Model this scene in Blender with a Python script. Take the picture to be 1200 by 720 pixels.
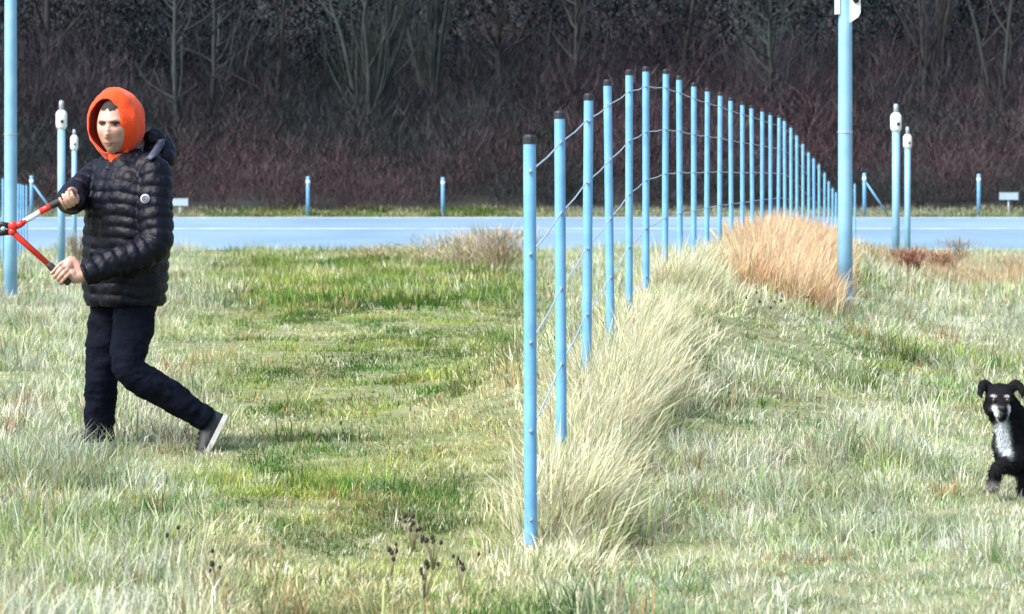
import bpy, bmesh, math, random
import numpy as np
from mathutils import Vector, Matrix

random.seed(7)
RNG = np.random.default_rng(7)
for o in list(bpy.data.objects):
    bpy.data.objects.remove(o)
SC = bpy.context.scene
COL = SC.collection
R = math.radians

# ------------------------------------------------------------------ camera, sky, sun, exposure
FPX, HOR, CAMH = 3036.0, 218.0, 1.24        # focal length in photo pixels, horizon row, eye height
cam = bpy.data.cameras.new('camera')
cam.sensor_width = 36.0
cam.lens = FPX / 1200.0 * 36.0
cam.shift_y = -(360.0 - HOR) / 1200.0
cam.clip_start = 0.1
cam.clip_end = 2000.0
cam.dof.use_dof = True
cam.dof.focus_distance = 13.0
cam.dof.aperture_fstop = 7.0
camo = bpy.data.objects.new('camera', cam)
COL.objects.link(camo)
camo.location = (0, 0, CAMH)
camo.rotation_euler = (R(90), 0, 0)
SC.camera = camo

SUN_EL, SUN_AZ = R(48), R(-128)             # azimuth measured from +Y, clockwise: behind left of the viewer
W = bpy.data.worlds.new('World')
SC.world = W
W.use_nodes = True
nt = W.node_tree
sky = nt.nodes.new('ShaderNodeTexSky')
sky.sky_type = 'NISHITA'
sky.sun_disc = False
sky.sun_elevation = SUN_EL
sky.sun_rotation = SUN_AZ
sky.air_density = 1.0
sky.dust_density = 2.0
bg = nt.nodes['Background']
bg.inputs[1].default_value = 0.11
nt.links.new(sky.outputs[0], bg.inputs[0])
sl = bpy.data.lights.new('sun', 'SUN')
sl.energy = 2.6
sl.angle = R(32)
sl.color = (1.0, 0.96, 0.9)
slo = bpy.data.objects.new('sun', sl)
COL.objects.link(slo)
sd = Vector((math.sin(SUN_AZ) * math.cos(SUN_EL), math.cos(SUN_AZ) * math.cos(SUN_EL), math.sin(SUN_EL)))
slo.rotation_euler = (-sd).to_track_quat('-Z', 'Y').to_euler()
SC.view_settings.view_transform = 'Standard'
SC.view_settings.look = 'None'
SC.view_settings.gamma = 1.0
SC.view_settings.use_curve_mapping = False
SC.view_settings.exposure = 1.45
SC.render.engine = 'CYCLES'
SC.cycles.max_bounces = 6
SC.cycles.transparent_max_bounces = 8
SC.cycles.use_denoising = True


# ------------------------------------------------------------------ helpers
def at(px, py, d):
    """real place of a photo pixel at distance d along the view axis"""
    return Vector(((px - 600.0) / FPX * d, d, CAMH - (py - HOR) / FPX * d))


def smooth(a, b, x):
    t = np.clip((np.asarray(x, float) - a) / (b - a), 0, 1)
    return t * t * (3 - 2 * t)


def vnoise(x, y, seed=0):
    x = np.asarray(x, float); y = np.asarray(y, float)
    xi = np.floor(x).astype(np.int64); yi = np.floor(y).astype(np.int64)
    xf = x - xi; yf = y - yi
    def h(a, b):
        n = (a * 374761393 + b * 668265263 + seed * 1442695041) & 0x7fffffff
        n = ((n ^ (n >> 13)) * 1274126177) & 0x7fffffff
        n = (n ^ (n >> 16)) & 0xffffff
        return n / float(0xffffff)
    u = xf * xf * (3 - 2 * xf); v = yf * yf * (3 - 2 * yf)
    return (h(xi, yi) * (1 - u) + h(xi + 1, yi) * u) * (1 - v) + (h(xi, yi + 1) * (1 - u) + h(xi + 1, yi + 1) * u) * v


def fbm(x, y, seed=0, o=4):
    s = 0; a = 0.5; t = 0
    for i in range(o):
        s = s + a * vnoise(np.asarray(x) * 2 ** i, np.asarray(y) * 2 ** i, seed + i * 17)
        t += a; a *= 0.5
    return s / t


class MB:
    """collects vertices and faces for one mesh"""
    def __init__(self):
        self.v = []; self.f = []; self.n = 0
    def add(self, vs, fs):
        b = self.n
        self.v.extend([tuple(p) for p in vs])
        self.f.extend([tuple(i + b for i in f) for f in fs])
        self.n += len(vs)
        return self
    def box(self, c, s, rot=None):
        c = Vector(c)
        vs = []
        for x in (-.5, .5):
            for y in (-.5, .5):
                for z in (-.5, .5):
                    p = Vector((x * s[0], y * s[1], z * s[2]))
                    if rot is not None: p = rot @ p
                    vs.append(c + p)
        return self.add(vs, [(0, 1, 3, 2), (4, 6, 7, 5), (0, 4, 5, 1), (2, 3, 7, 6), (0, 2, 6, 4), (1, 5, 7, 3)])
    def tube(self, pts, rad, sides=8, cap=True, flat=1.0, ref=None):
        pts = [Vector(p) for p in pts]
        n = len(pts)
        if not hasattr(rad, '__len__'): rad = [rad] * n
        vs = []; fs = []
        t0 = (pts[1] - pts[0]).normalized()
        r = Vector(ref) if ref else (Vector((0, 0, 1)) if abs(t0.z) < .9 else Vector((1, 0, 0)))
        u = (r - t0 * r.dot(t0)).normalized()
        for i in range(n):
            if i == 0: t = pts[1] - pts[0]
            elif i == n - 1: t = pts[-1] - pts[-2]
            else: t = pts[i + 1] - pts[i - 1]
            t = t.normalized()
            u = (u - t * u.dot(t)).normalized()
            w = t.cross(u)
            for k in range(sides):
                a = 2 * math.pi * k / sides
                vs.append(pts[i] + (u * math.cos(a) + w * (math.sin(a) * flat)) * rad[i])
        for i in range(n - 1):
            for k in range(sides):
                k2 = (k + 1) % sides
                fs.append((i * sides + k, i * sides + k2, (i + 1) * sides + k2, (i + 1) * sides + k))
        if cap:
            fs.append(tuple(range(sides - 1, -1, -1)))
            fs.append(tuple((n - 1) * sides + k for k in range(sides)))
        return self.add(vs, fs)
    def ell(self, c, r, rot=None, nu=20, nv=12, fn=None):
        c = Vector(c); vs = []; fs = []
        for j in range(1, nv):
            b = math.pi * j / nv
            for i in range(nu):
                a = 2 * math.pi * i / nu
                p = Vector((r[0] * math.sin(b) * math.cos(a), r[1] * math.sin(b) * math.sin(a), r[2] * math.cos(b)))
                if fn: p = fn(p)
                if rot is not None: p = rot @ p
                vs.append(c + p)
        top = Vector((0, 0, r[2])); bot = Vector((0, 0, -r[2]))
        if fn: top = fn(top); bot = fn(bot)
        if rot is not None: top = rot @ top; bot = rot @ bot
        vs.append(c + top); vs.append(c + bot)
        T = len(vs) - 2; B = T + 1
        for j in range(nv - 2):
            for i in range(nu):
                i2 = (i + 1) % nu
                fs.append((j * nu + i, (j + 1) * nu + i, (j + 1) * nu + i2, j * nu + i2))
        for i in range(nu):
            i2 = (i + 1) % nu
            fs.append((T, i, i2))
            fs.append((B, (nv - 2) * nu + i2, (nv - 2) * nu + i))
        return self.add(vs, fs)
    def capsule(self, pts, rad, sides=16):
        """tapered limb through joints with rounded ends, resampled"""
        pts = [Vector(p) for p in pts]
        P = []; Q = []
        n = len(pts)
        for i in range(n - 1):
            for k in range(6):
                t = k / 6.0
                p0 = pts[max(i - 1, 0)]; p1 = pts[i]; p2 = pts[i + 1]; p3 = pts[min(i + 2, n - 1)]
                q = 0.5 * ((2 * p1) + (p2 - p0) * t + (2 * p0 - 5 * p1 + 4 * p2 - p3) * t * t + (3 * p1 - p0 - 3 * p2 + p3) * t ** 3)
                P.append(q); Q.append(rad[i] * (1 - t) + rad[i + 1] * t)
        P.append(pts[-1]); Q.append(rad[-1])
        self.tube(P, Q, sides)
        self.ell(P[0], (Q[0],) * 3, nu=sides, nv=8)
        self.ell(P[-1], (Q[-1],) * 3, nu=sides, nv=8)
        return self
    def mesh(self, name, smooth_=True):
        me = bpy.data.meshes.new(name)
        me.from_pydata(self.v, [], self.f)
        if smooth_:
            me.polygons.foreach_set('use_smooth', [True] * len(me.polygons))
        me.update()
        return me
    def build(self, name, mat, parent=None, smooth_=True, loc=None):
        return link(name, self.mesh(name, smooth_), mat, parent, loc)


def link(name, me, mat, parent=None, loc=None):
    o = bpy.data.objects.new(name, me)
    COL.objects.link(o)
    if mat is not None and len(me.materials) == 0: me.materials.append(mat)
    if parent is not None: o.parent = parent
    if loc is not None: o.location = loc
    return o


def voxel(mb, size, it=6, fac=0.5):
    """union of overlapping pieces as one continuous skin"""
    me = mb.mesh('tmp')
    o = bpy.data.objects.new('tmp', me); COL.objects.link(o)
    m = o.modifiers.new('r', 'REMESH'); m.mode = 'VOXEL'; m.voxel_size = size; m.use_smooth_shade = True
    if it:
        s = o.modifiers.new('s', 'SMOOTH'); s.factor = fac; s.iterations = it
    dg = bpy.context.evaluated_depsgraph_get()
    res = bpy.data.meshes.new_from_object(o.evaluated_get(dg))
    bpy.data.objects.remove(o)
    bpy.data.meshes.remove(me)
    res.polygons.foreach_set('use_smooth', [True] * len(res.polygons))
    return res


def crumple(me, scale, amp, stretch=(1, 1, 1), seed=0.0):
    from mathutils import noise as mn
    n = len(me.vertices)
    co = np.zeros(n * 3); me.vertices.foreach_get('co', co); co = co.reshape(-1, 3)
    no = np.zeros(n * 3); me.vertices.foreach_get('normal', no); no = no.reshape(-1, 3)
    q = np.array([mn.fractal(Vector((c[0] * scale * stretch[0] + seed, c[1] * scale * stretch[1], c[2] * scale * stretch[2])), .8, 2.0, 3) for c in co])
    me.vertices.foreach_set('co', (co + no * (q * amp)[:, None]).ravel())
    me.update()
    return me


def empty(name, loc, label=None, cat=None, group=None, rz=0):
    o = bpy.data.objects.new(name, None)
    COL.objects.link(o)
    o.empty_display_size = .1
    o.location = loc; o.rotation_euler.z = rz
    tag(o, label, cat, group)
    return o


def tag(o, label=None, cat=None, group=None, kind=None):
    if label: o['label'] = label
    if cat: o['category'] = cat
    if group: o['group'] = group
    if kind: o['kind'] = kind
    return o


def copy_tree(o, parent=None):
    c = o.copy(); COL.objects.link(c); c.parent = parent
    for ch in o.children:
        copy_tree(ch, c)
    return c


# ------------------------------------------------------------------ materials
def mat(name, col, rough=0.6, metal=0.0, noise=0.0, nscale=20.0, col2=None, bump=0.0, bscale=60.0, spec=0.5, sheen=0.0, trans=0.0):
    m = bpy.data.materials.new(name)
    m.use_nodes = True
    n = m.node_tree.nodes; l = m.node_tree.links
    b = n['Principled BSDF']
    b.inputs['Base Color'].default_value = (*col, 1)
    b.inputs['Roughness'].default_value = rough
    b.inputs['Metallic'].default_value = metal
    b.inputs['Specular IOR Level'].default_value = spec
    if sheen: b.inputs['Sheen Weight'].default_value = sheen
    if noise or bump:
        tc = n.new('ShaderNodeTexCoord')
    if noise:
        t = n.new('ShaderNodeTexNoise'); t.inputs['Scale'].default_value = nscale; t.inputs['Detail'].default_value = 6
        l.new(tc.outputs['Object'], t.inputs['Vector'])
        r = n.new('ShaderNodeValToRGB')
        r.color_ramp.elements[0].position = .32; r.color_ramp.elements[1].position = .68
        c2 = col2 if col2 else tuple(c * (1 - noise) for c in col)
        r.color_ramp.elements[0].color = (*c2, 1); r.color_ramp.elements[1].color = (*col, 1)
        l.new(t.outputs['Fac'], r.inputs['Fac']); l.new(r.outputs['Color'], b.inputs['Base Color'])
    if bump:
        t2 = n.new('ShaderNodeTexNoise'); t2.inputs['Scale'].default_value = bscale; t2.inputs['Detail'].default_value = 4
        l.new(tc.outputs['Object'], t2.inputs['Vector'])
        bp = n.new('ShaderNodeBump'); bp.inputs['Strength'].default_value = bump; bp.inputs['Distance'].default_value = .01
        l.new(t2.outputs['Fac'], bp.inputs['Height']); l.new(bp.outputs['Normal'], b.inputs['Normal'])
    return m


M = {}
M['post'] = mat('galvanised_post', (.17, .42, .68), .5, .0, .3, 6, col2=(.11, .30, .52), bump=.1)
M['mast'] = mat('mast_paint', (.24, .46, .64), .45, .0, .25, 5, col2=(.18, .37, .55), bump=.08)
M['cap'] = mat('black_cap', (.015, .016, .02), .5)
M['wire'] = mat('wire', (.42, .52, .64), .4, .3)
M['whitebox'] = mat('white_plastic', (.80, .84, .86), .4, 0, .08, 30)
M['signblue'] = mat('sign_panel', (.34, .46, .56), .5, 0, .1, 9)
M['grey'] = mat('grey_metal', (.40, .46, .52), .4, .2, .2, 30)
M['lens'] = mat('dark_lens', (.01, .012, .015), .1)
M['red'] = mat('red_paint', (.72, .03, .02), .35, 0, .15, 60)
M['blacksteel'] = mat('black_steel', (.02, .021, .024), .45, .4)
M['rubber'] = mat('black_rubber', (.018, .018, .02), .7)
M['skin'] = mat('skin', (.50, .30, .235), .5, 0, .16, 30)
M['lip'] = mat('lip', (.30, .11, .10), .5)
M['brow'] = mat('brow', (.05, .03, .022), .8)
M['hairm'] = mat('hair', (.012, .009, .008), .8)
M['eyewhite'] = mat('eye_white', (.36, .33, .31), .3)
M['iris'] = mat('iris', (.03, .025, .02), .2)
M['jacket'] = mat('navy_nylon', (.0012, .0020, .0085), .52, 0, .3, 12, bump=.5, bscale=30, spec=.21)
M['lining_sheen'] = mat('hood_lining_sheen', (.045, .05, .085), .6)
M['badge'] = mat('badge', (.42, .45, .52), .5)
M['badgedark'] = mat('badge_print', (.08, .09, .14), .5)
M['jeans'] = mat('dark_denim', (.0035, .0052, .0135), .85, 0, .45, 18, bump=.4, bscale=16, spec=.1)
M['hood'] = mat('orange_knit', (.84, .066, .007), .85, 0, .14, 14, bump=.35, bscale=90, sheen=.2, spec=.2)
M['shoe'] = mat('black_shoe', (.02, .022, .026), .6, 0, .3, 40, bump=.2)
M['sole'] = mat('white_sole', (.62, .60, .55), .7, 0, .25, 40)


# ------------------------------------------------------------------ terrain
FX = [622, 658, 687, 716, 737, 757, 779, 797, 813, 828, 843, 857, 870, 882, 893, 903, 912, 920, 927, 934, 941, 948, 954, 960, 966, 971, 976, 980, 985, 991, 997, 1002]
FT = [165, 136, 115, 98, 86, 82, 85, 92, 100, 106, 111, 117, 122, 126, 130, 134, 137, 141, 149, 158, 168, 178, 185, 192, 202, 212, 220, 225, 225, 223, 219, 215]
FD = [9.4, 11, 12.6, 14.1, 15.7, 17.2, 18.7, 20.2, 21.7, 23.2, 24.7, 26.2, 27.7, 29.2, 30.7, 32.2, 33.7, 35.2, 37, 38.8, 40.6, 42.4, 44.2, 46, 48, 50, 52, 54, 55.2, 56.2, 57.2, 58]
FH = 1.55
FPOS = [at(x, y, d) for x, y, d in zip(FX, FT, FD)]
FBASE = [p.z - FH for p in FPOS]
FXW = [p.x for p in FPOS]
ROAD0, ROAD1, RZ0, RZ1 = 60.0, 74.0, -.28, .34


def gbase(d):
    return np.interp(d, [-80, 28, 57, ROAD0, ROAD1, 76, 80, 90, 120, 170, 260], [0, 0, RZ0, RZ0, RZ1, RZ1 + .03, .7, 2.3, 9, 22, 34])


def ground(x, d, rough=True):
    x = np.asarray(x, float); d = np.asarray(d, float)
    g = gbase(d)
    amp = np.interp(d, [0, 6] + FD + [62], [0, 0] + [b - float(gbase(k)) for b, k in zip(FBASE, FD)] + [0])
    amp = np.where(d < 62, amp, 0)
    xf = np.interp(d, FD, FXW)
    lat = x - xf
    z = g + amp * np.exp(-(lat / np.where(lat > 0, 1.35, .75)) ** 2)
    if rough:
        k = 1 - smooth(50, 58, d)
        z = z + k * ((fbm(x * .9, d * .9, 5, 3) - .5) * .10)
    return z


def gz(x, d):
    return float(ground(x, d))


def grid_mesh(xs, ys, zf, name):
    X, Y = np.meshgrid(xs, ys)
    Z = zf(X, Y)
    vs = np.stack([X.ravel(), Y.ravel(), Z.ravel()], 1)
    nx, ny = len(xs), len(ys)
    i = np.arange(ny - 1)[:, None] * nx + np.arange(nx - 1)[None, :]
    fs = np.stack([i, i + 1, i + nx + 1, i + nx], -1).reshape(-1, 4)
    me = bpy.data.meshes.new(name)
    me.from_pydata(vs.tolist(), [], fs.tolist())
    me.polygons.foreach_set('use_smooth', [True] * len(me.polygons))
    return me


xs = np.concatenate([np.linspace(-260, -16, 30)[:-1], np.linspace(-16, 16, 190), np.linspace(16, 260, 30)[1:]])
ys = np.concatenate([np.linspace(-60, 5, 16)[:-1], np.linspace(5, 30, 150), np.linspace(30, 58, 70)[1:], [59.0, 59.97, ROAD1 + .03, 75, 76], np.linspace(78, 260, 60)])


def gfun(X, Y):
    z = ground(X, Y)
    z = np.where((Y > 59.5) & (Y < 74.5), z - .04, z)
    return z


soil = mat('field_soil', (.26, .25, .13), .95, 0, .5, 7, col2=(.10, .14, .045), bump=1.0, bscale=40)
n = soil.node_tree.nodes; l = soil.node_tree.links
# beyond the road the floor of the wood is dark leaf litter
geo = n.new('ShaderNodeNewGeometry'); sx = n.new('ShaderNodeSeparateXYZ'); l.new(geo.outputs['Position'], sx.inputs[0])
mr = n.new('ShaderNodeMapRange'); mr.inputs[1].default_value = 76.5; mr.inputs[2].default_value = 78.0; l.new(sx.outputs['Y'], mr.inputs[0])
mxn = n.new('ShaderNodeMix'); mxn.data_type = 'RGBA'
pr = n['Principled BSDF']; src = pr.inputs['Base Color'].links[0].from_socket
l.new(mr.outputs[0], mxn.inputs[0]); l.new(src, mxn.inputs[6]); mxn.inputs[7].default_value = (.018, .017, .015, 1)
l.new(mxn.outputs[2], pr.inputs['Base Color'])
tag(link('ground', grid_mesh(xs, ys, gfun, 'ground'), soil), 'rough grassy field sloping up to dark woodland beyond the road', 'ground', kind='structure')

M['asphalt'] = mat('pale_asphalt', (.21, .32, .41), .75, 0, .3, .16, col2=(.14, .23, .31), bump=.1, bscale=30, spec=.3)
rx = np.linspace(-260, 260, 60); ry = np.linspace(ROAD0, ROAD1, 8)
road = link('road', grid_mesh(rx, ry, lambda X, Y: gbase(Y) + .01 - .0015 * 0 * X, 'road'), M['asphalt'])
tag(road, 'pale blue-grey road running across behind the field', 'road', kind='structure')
M['line'] = mat('road_line', (.55, .66, .72), .7, 0, .4, 1.5)


def road_strip(y0, y1, x0, x1):
    return grid_mesh(np.linspace(x0, x1, 20), np.array([y0, y1]), lambda X, Y: gbase(Y) + .016, 'line')


for y0, w in ((ROAD0 + .5, .16), (ROAD1 - .7, .22)):
    link('edge_line', road_strip(y0, y0 + w, -250, 250), M['line'], road)
link('centre_line', road_strip(68.3, 68.62, -250, 250), M['line'], road)

# ------------------------------------------------------------------ grass (nobody could count it): real blades, one mesh per stand
def plant_mat(name, trans=0.3):
    """each blade's own colour"""
    m = bpy.data.materials.new(name)
    m.use_nodes = True
    n = m.node_tree.nodes; l = m.node_tree.links
    for x in list(n): n.remove(x)
    out = n.new('ShaderNodeOutputMaterial')
    ti = n.new('ShaderNodeAttribute'); ti.attribute_type = 'GEOMETRY'; ti.attribute_name = 'tint'
    d = n.new('ShaderNodeBsdfDiffuse'); l.new(ti.outputs['Color'], d.inputs[0])
    if trans:
        t = n.new('ShaderNodeBsdfTranslucent'); l.new(ti.outputs['Color'], t.inputs[0])
        ms = n.new('ShaderNodeMixShader'); ms.inputs[0].default_value = trans
        l.new(d.outputs[0], ms.inputs[1]); l.new(t.outputs[0], ms.inputs[2])
        l.new(ms.outputs[0], out.inputs[0])
    else:
        l.new(d.outputs[0], out.inputs[0])
    return m


M['grass'] = plant_mat('grass_blade', .3)
M['twig'] = plant_mat('twig', 0)
M['leaf'] = plant_mat('leaf', .12)


def np_mesh(name, verts, loops, starts, colors=None):
    me = bpy.data.meshes.new(name)
    me.vertices.add(len(verts)); me.vertices.foreach_set('co', np.asarray(verts, np.float32).ravel())
    me.loops.add(len(loops)); me.loops.foreach_set('vertex_index', np.asarray(loops, np.int32))
    me.polygons.add(len(starts)); me.polygons.foreach_set('loop_start', np.asarray(starts, np.int32))
    if colors is not None:
        a = me.color_attributes.new('tint', 'FLOAT_COLOR', 'POINT')
        a.data.foreach_set('color', np.concatenate([colors, np.ones((len(colors), 1))], 1).astype(np.float32).ravel())
    me.update(calc_edges=True)
    return me


def blades(name, root, az, lean, L, w, bend, col, tipcol=None, seg=2):
    """curved tapering strips, vectorised"""
    n = len(root)
    side = np.stack([-np.sin(az), np.cos(az), np.zeros(n)], 1)
    # turn the strips a little so that not all lie flat to their lean
    tw = RNG.uniform(-1.2, 1.2, n)
    side = np.stack([-np.sin(az + tw), np.cos(az + tw), np.zeros(n)], 1) * (w * .5)[:, None]
    dh = np.stack([np.cos(az), np.sin(az), np.zeros(n)], 1)
    up = np.array([0, 0, 1.])[None]
    per = seg * 2 + 1
    V = np.zeros((n, per, 3)); C = np.zeros((n, per, 3))
    p = root.copy(); ang = lean.copy()
    for i in range(seg):
        k = (1, .8, .5)[i]
        V[:, 2 * i] = p - side * k; V[:, 2 * i + 1] = p + side * k
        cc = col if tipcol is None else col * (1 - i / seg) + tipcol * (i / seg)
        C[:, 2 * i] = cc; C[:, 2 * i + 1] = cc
        p = p + (dh * np.sin(ang)[:, None] + up * np.cos(ang)[:, None]) * (L / seg)[:, None]
        ang = ang + bend
    V[:, per - 1] = p; C[:, per - 1] = col if tipcol is None else tipcol
    base = np.arange(n)[:, None] * per
    faces = []
    lp = []
    for i in range(seg - 1):
        lp.append(base + np.array([[2 * i, 2 * i + 1, 2 * i + 3, 2 * i + 2]]))
    e = 2 * (seg - 1)
    lp.append(base + np.array([[e, e + 1, e + 2]]))
    lens = np.array([4] * (seg - 1) + [3])
    loops = np.concatenate(lp, 1)
    st = np.concatenate([[0], np.cumsum(lens)[:-1]])[None] + (np.arange(n) * lens.sum())[:, None]
    return np_mesh(name, V.reshape(-1, 3), loops.ravel(), st.ravel(), C.reshape(-1, 3))


def sample_wedge(d0, d1, dens, margin=1.5):
    n = int(dens * .395 * margin * (d1 ** 2 - d0 ** 2) / 2)
    d = np.sqrt(RNG.uniform(d0 ** 2, d1 ** 2, n))
    x = RNG.uniform(-.5, .5, n) * .395 * margin * d
    return x, d


def lerp(a, b, t):
    return np.asarray(a)[None, :] * (1 - t[:, None]) + np.asarray(b)[None, :] * t[:, None]


def pix(x, d, z):
    return 600 + x / d * FPX, HOR + (CAMH - z) / d * FPX


GREEN = (.085, .225, .040); MOSS = (.40, .46, .12); STRAW = (.70, .65, .40); PALE = (.70, .71, .58); OCHRE = (.50, .32, .17); DARK = (.030, .085, .018); SAGE = (.38, .52, .27); GREY = (.62, .62, .62)


def tints(x, d, n):
    z = ground(x, d)
    px, py = pix(x, d, z)
    a = fbm(x * 1.1, d * .55, 3); b = fbm(x * 2.7 + 9, d * 1.5, 8); c = fbm(x * .45 + 40, d * .22, 12)
    r = RNG.random(n)
    t = lerp(GREEN, MOSS, smooth(.3, .7, b))
    dry = smooth(.44, .62, a * .55 + r * .3 + .15 * fbm(x * 5, d * 3, 51, 2) - .07 * smooth(250, 330, px) * (1 - smooth(560, 640, px)))
    t = t * (1 - dry[:, None]) + np.array(STRAW)[None] * dry[:, None]
    pale = np.clip((1 - smooth(150, 330, px)) + smooth(560, 700, px), 0, 1) * smooth(.22, .52, .45 * c + .25 * a + .3 * r)
    q = RNG.random(n)
    pc = np.where((q < .52)[:, None], np.array(PALE)[None], np.where((q < .74)[:, None], np.array(SAGE)[None], np.array(GREY)[None]))
    t = t * (1 - .85 * pale[:, None]) + pc * (.85 * pale[:, None])
    dk = np.maximum(smooth(.53, .68, fbm(x * 1.6 + 77, d * .8, 21)), .8 * smooth(.58, .70, fbm(x * 4.3 + 7, d * 2.6, 23, 2))) * (1 - .6 * pale)
    t = t * (1 - .82 * dk[:, None]) + np.array(DARK)[None] * (.82 * dk[:, None])
    oc = (RNG.random(n) < .04 + .16 * smooth(.55, .7, fbm(x * 2 + 5, d, 31)))
    t[oc] = np.array(OCHRE) * .8
    fl = RNG.random(n) < .05
    t[fl] = np.array((.80, .80, .70))
    return t, px, z


def stand(name, x, d, tint, nb, spread, h, w, lean, bend, label, cat='grass', bias=None, biasamt=0, seg=2, z=None):
    """tufts at (x, d), nb blades each"""
    n = len(x)
    if z is None: z = ground(x, d)
    k = np.repeat(np.arange(n), nb)
    m = len(k)
    a = RNG.uniform(0, 2 * np.pi, m); q = spread[k] * np.sqrt(RNG.random(m))
    root = np.stack([x[k] + q * np.cos(a), d[k] + q * np.sin(a), z[k] - .012], 1)
    az = a + RNG.normal(0, .9, m)
    ln = np.abs(RNG.normal(0, 1, m)) * lean[k]
    if bias is not None:
        vx = np.cos(az) * np.sin(ln) + np.cos(bias[k]) * biasamt; vy = np.sin(az) * np.sin(ln) + np.sin(bias[k]) * biasamt
        az = np.arctan2(vy, vx); ln = np.arcsin(np.clip(np.hypot(vx, vy), 0, .95))
    L = h[k] * RNG.uniform(.4, 1.15, m)
    wd = w[k] * RNG.uniform(.7, 1.3, m)
    c = tint[k] * RNG.uniform(.62, 1.35, (m, 1)) * RNG.uniform(.93, 1.07, (m, 3))
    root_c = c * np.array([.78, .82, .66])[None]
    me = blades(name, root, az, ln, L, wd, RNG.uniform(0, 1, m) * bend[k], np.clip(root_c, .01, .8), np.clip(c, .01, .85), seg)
    o = link(name, me, M['grass'])
    tag(o, label, cat, kind='stuff')
    return o


def full(n, v): return np.full(n, float(v))


# near field: short tussocks in the middle, longer pale grass left and right
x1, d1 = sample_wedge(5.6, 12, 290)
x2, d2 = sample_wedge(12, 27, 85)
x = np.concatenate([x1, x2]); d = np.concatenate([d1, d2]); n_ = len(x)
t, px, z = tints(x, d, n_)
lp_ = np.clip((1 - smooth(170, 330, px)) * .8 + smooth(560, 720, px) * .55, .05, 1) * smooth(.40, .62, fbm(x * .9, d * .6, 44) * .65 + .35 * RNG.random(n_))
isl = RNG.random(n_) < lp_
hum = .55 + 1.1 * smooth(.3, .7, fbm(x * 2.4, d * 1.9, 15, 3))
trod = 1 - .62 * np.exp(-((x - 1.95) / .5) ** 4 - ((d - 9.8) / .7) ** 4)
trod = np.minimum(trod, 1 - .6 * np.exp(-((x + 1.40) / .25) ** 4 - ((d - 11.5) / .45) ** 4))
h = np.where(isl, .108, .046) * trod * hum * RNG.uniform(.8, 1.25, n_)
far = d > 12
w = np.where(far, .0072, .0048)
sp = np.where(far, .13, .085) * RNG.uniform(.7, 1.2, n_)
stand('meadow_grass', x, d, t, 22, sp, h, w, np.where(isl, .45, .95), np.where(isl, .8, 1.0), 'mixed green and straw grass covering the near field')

# low turf between the tussocks
x1, d1 = sample_wedge(5.6, 13, 820)
x2, d2 = sample_wedge(13, 30, 95)
x = np.concatenate([x1, x2]); d = np.concatenate([d1, d2]); n_ = len(x)
t, px, z = tints(x, d, n_)
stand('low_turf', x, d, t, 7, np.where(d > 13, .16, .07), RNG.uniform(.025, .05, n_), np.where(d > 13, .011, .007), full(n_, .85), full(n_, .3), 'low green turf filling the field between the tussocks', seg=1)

# far part of the field, up to the road, and the verge beyond it
x, d = sample_wedge(26, 59.9, 20, 1.4); n_ = len(x)
t, px, z = tints(x, d, n_)
hs = RNG.uniform(.05, .2, n_) * (1 + 1.3 * smooth(55, 59, d) * smooth(.4, .7, fbm(x * .8, d * .2, 81)))
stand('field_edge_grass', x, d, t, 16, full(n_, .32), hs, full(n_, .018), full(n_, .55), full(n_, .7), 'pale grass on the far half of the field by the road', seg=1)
n_ = 2600
x = RNG.uniform(-24, 24, n_); d = RNG.uniform(74.6, 78.3, n_)
t, px, z = tints(x, d, n_)
stand('verge_grass', x, d, t * .6, 14, full(n_, .35), RNG.uniform(.08, .24, n_), full(n_, .022), full(n_, .45), full(n_, .7), 'dull grass verge between the road and the wood')

# tall bleached grass along the fence
n_ = 4000
d = RNG.uniform(8.8, 30, n_)
xf = np.interp(d, FD, FXW)
off = np.abs(RNG.normal(0, .48, n_)) * np.where(RNG.random(n_) < .84, 1, -.45) + .03
x = xf + off * np.interp(d, [8, 14, 25, 36], [.26, .34, .56, .8])
t = np.where((RNG.random(n_) < .7)[:, None], np.array((.82, .75, .52))[None], np.array((.74, .71, .56))[None]) * RNG.uniform(.75, 1.15, (n_, 1))
g = RNG.random(n_) < .22
t[g] = np.array((.36, .42, .22))
patch = smooth(.3, .65, fbm(x * 2.1, d * 1.2, 61))
hs = RNG.uniform(.2, .5, n_) * np.interp(d, [8, 10, 14, 18, 22, 34], [.5, .75, 1.0, .8, .5, .45]) * np.where(off > .8, .55, 1) * np.where(off < 0, .6, 1) * (.45 + .75 * patch)
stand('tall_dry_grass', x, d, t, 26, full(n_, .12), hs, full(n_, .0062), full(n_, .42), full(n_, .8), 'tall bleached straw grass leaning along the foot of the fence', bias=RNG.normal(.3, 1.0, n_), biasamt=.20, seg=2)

# orange dry mound between the fence and the mast
n_ = 2100
d = RNG.uniform(20, 34, n_)
x = (RNG.uniform(864, np.where(d < 24, 964, 980), n_) + RNG.normal(0, 5, n_) - 600) / FPX * d
t = np.where((RNG.random(n_) < .55)[:, None], np.array((.78, .50, .31))[None], np.array((.80, .64, .45))[None]) * RNG.uniform(.75, 1.2, (n_, 1))
stand('orange_dry_grass', x, d, t, 26, full(n_, .16), RNG.uniform(.16, .42, n_), full(n_, .009), full(n_, .4), full(n_, .7), 'orange-brown dry grass heaped between the fence and the mast', seg=2)

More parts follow.
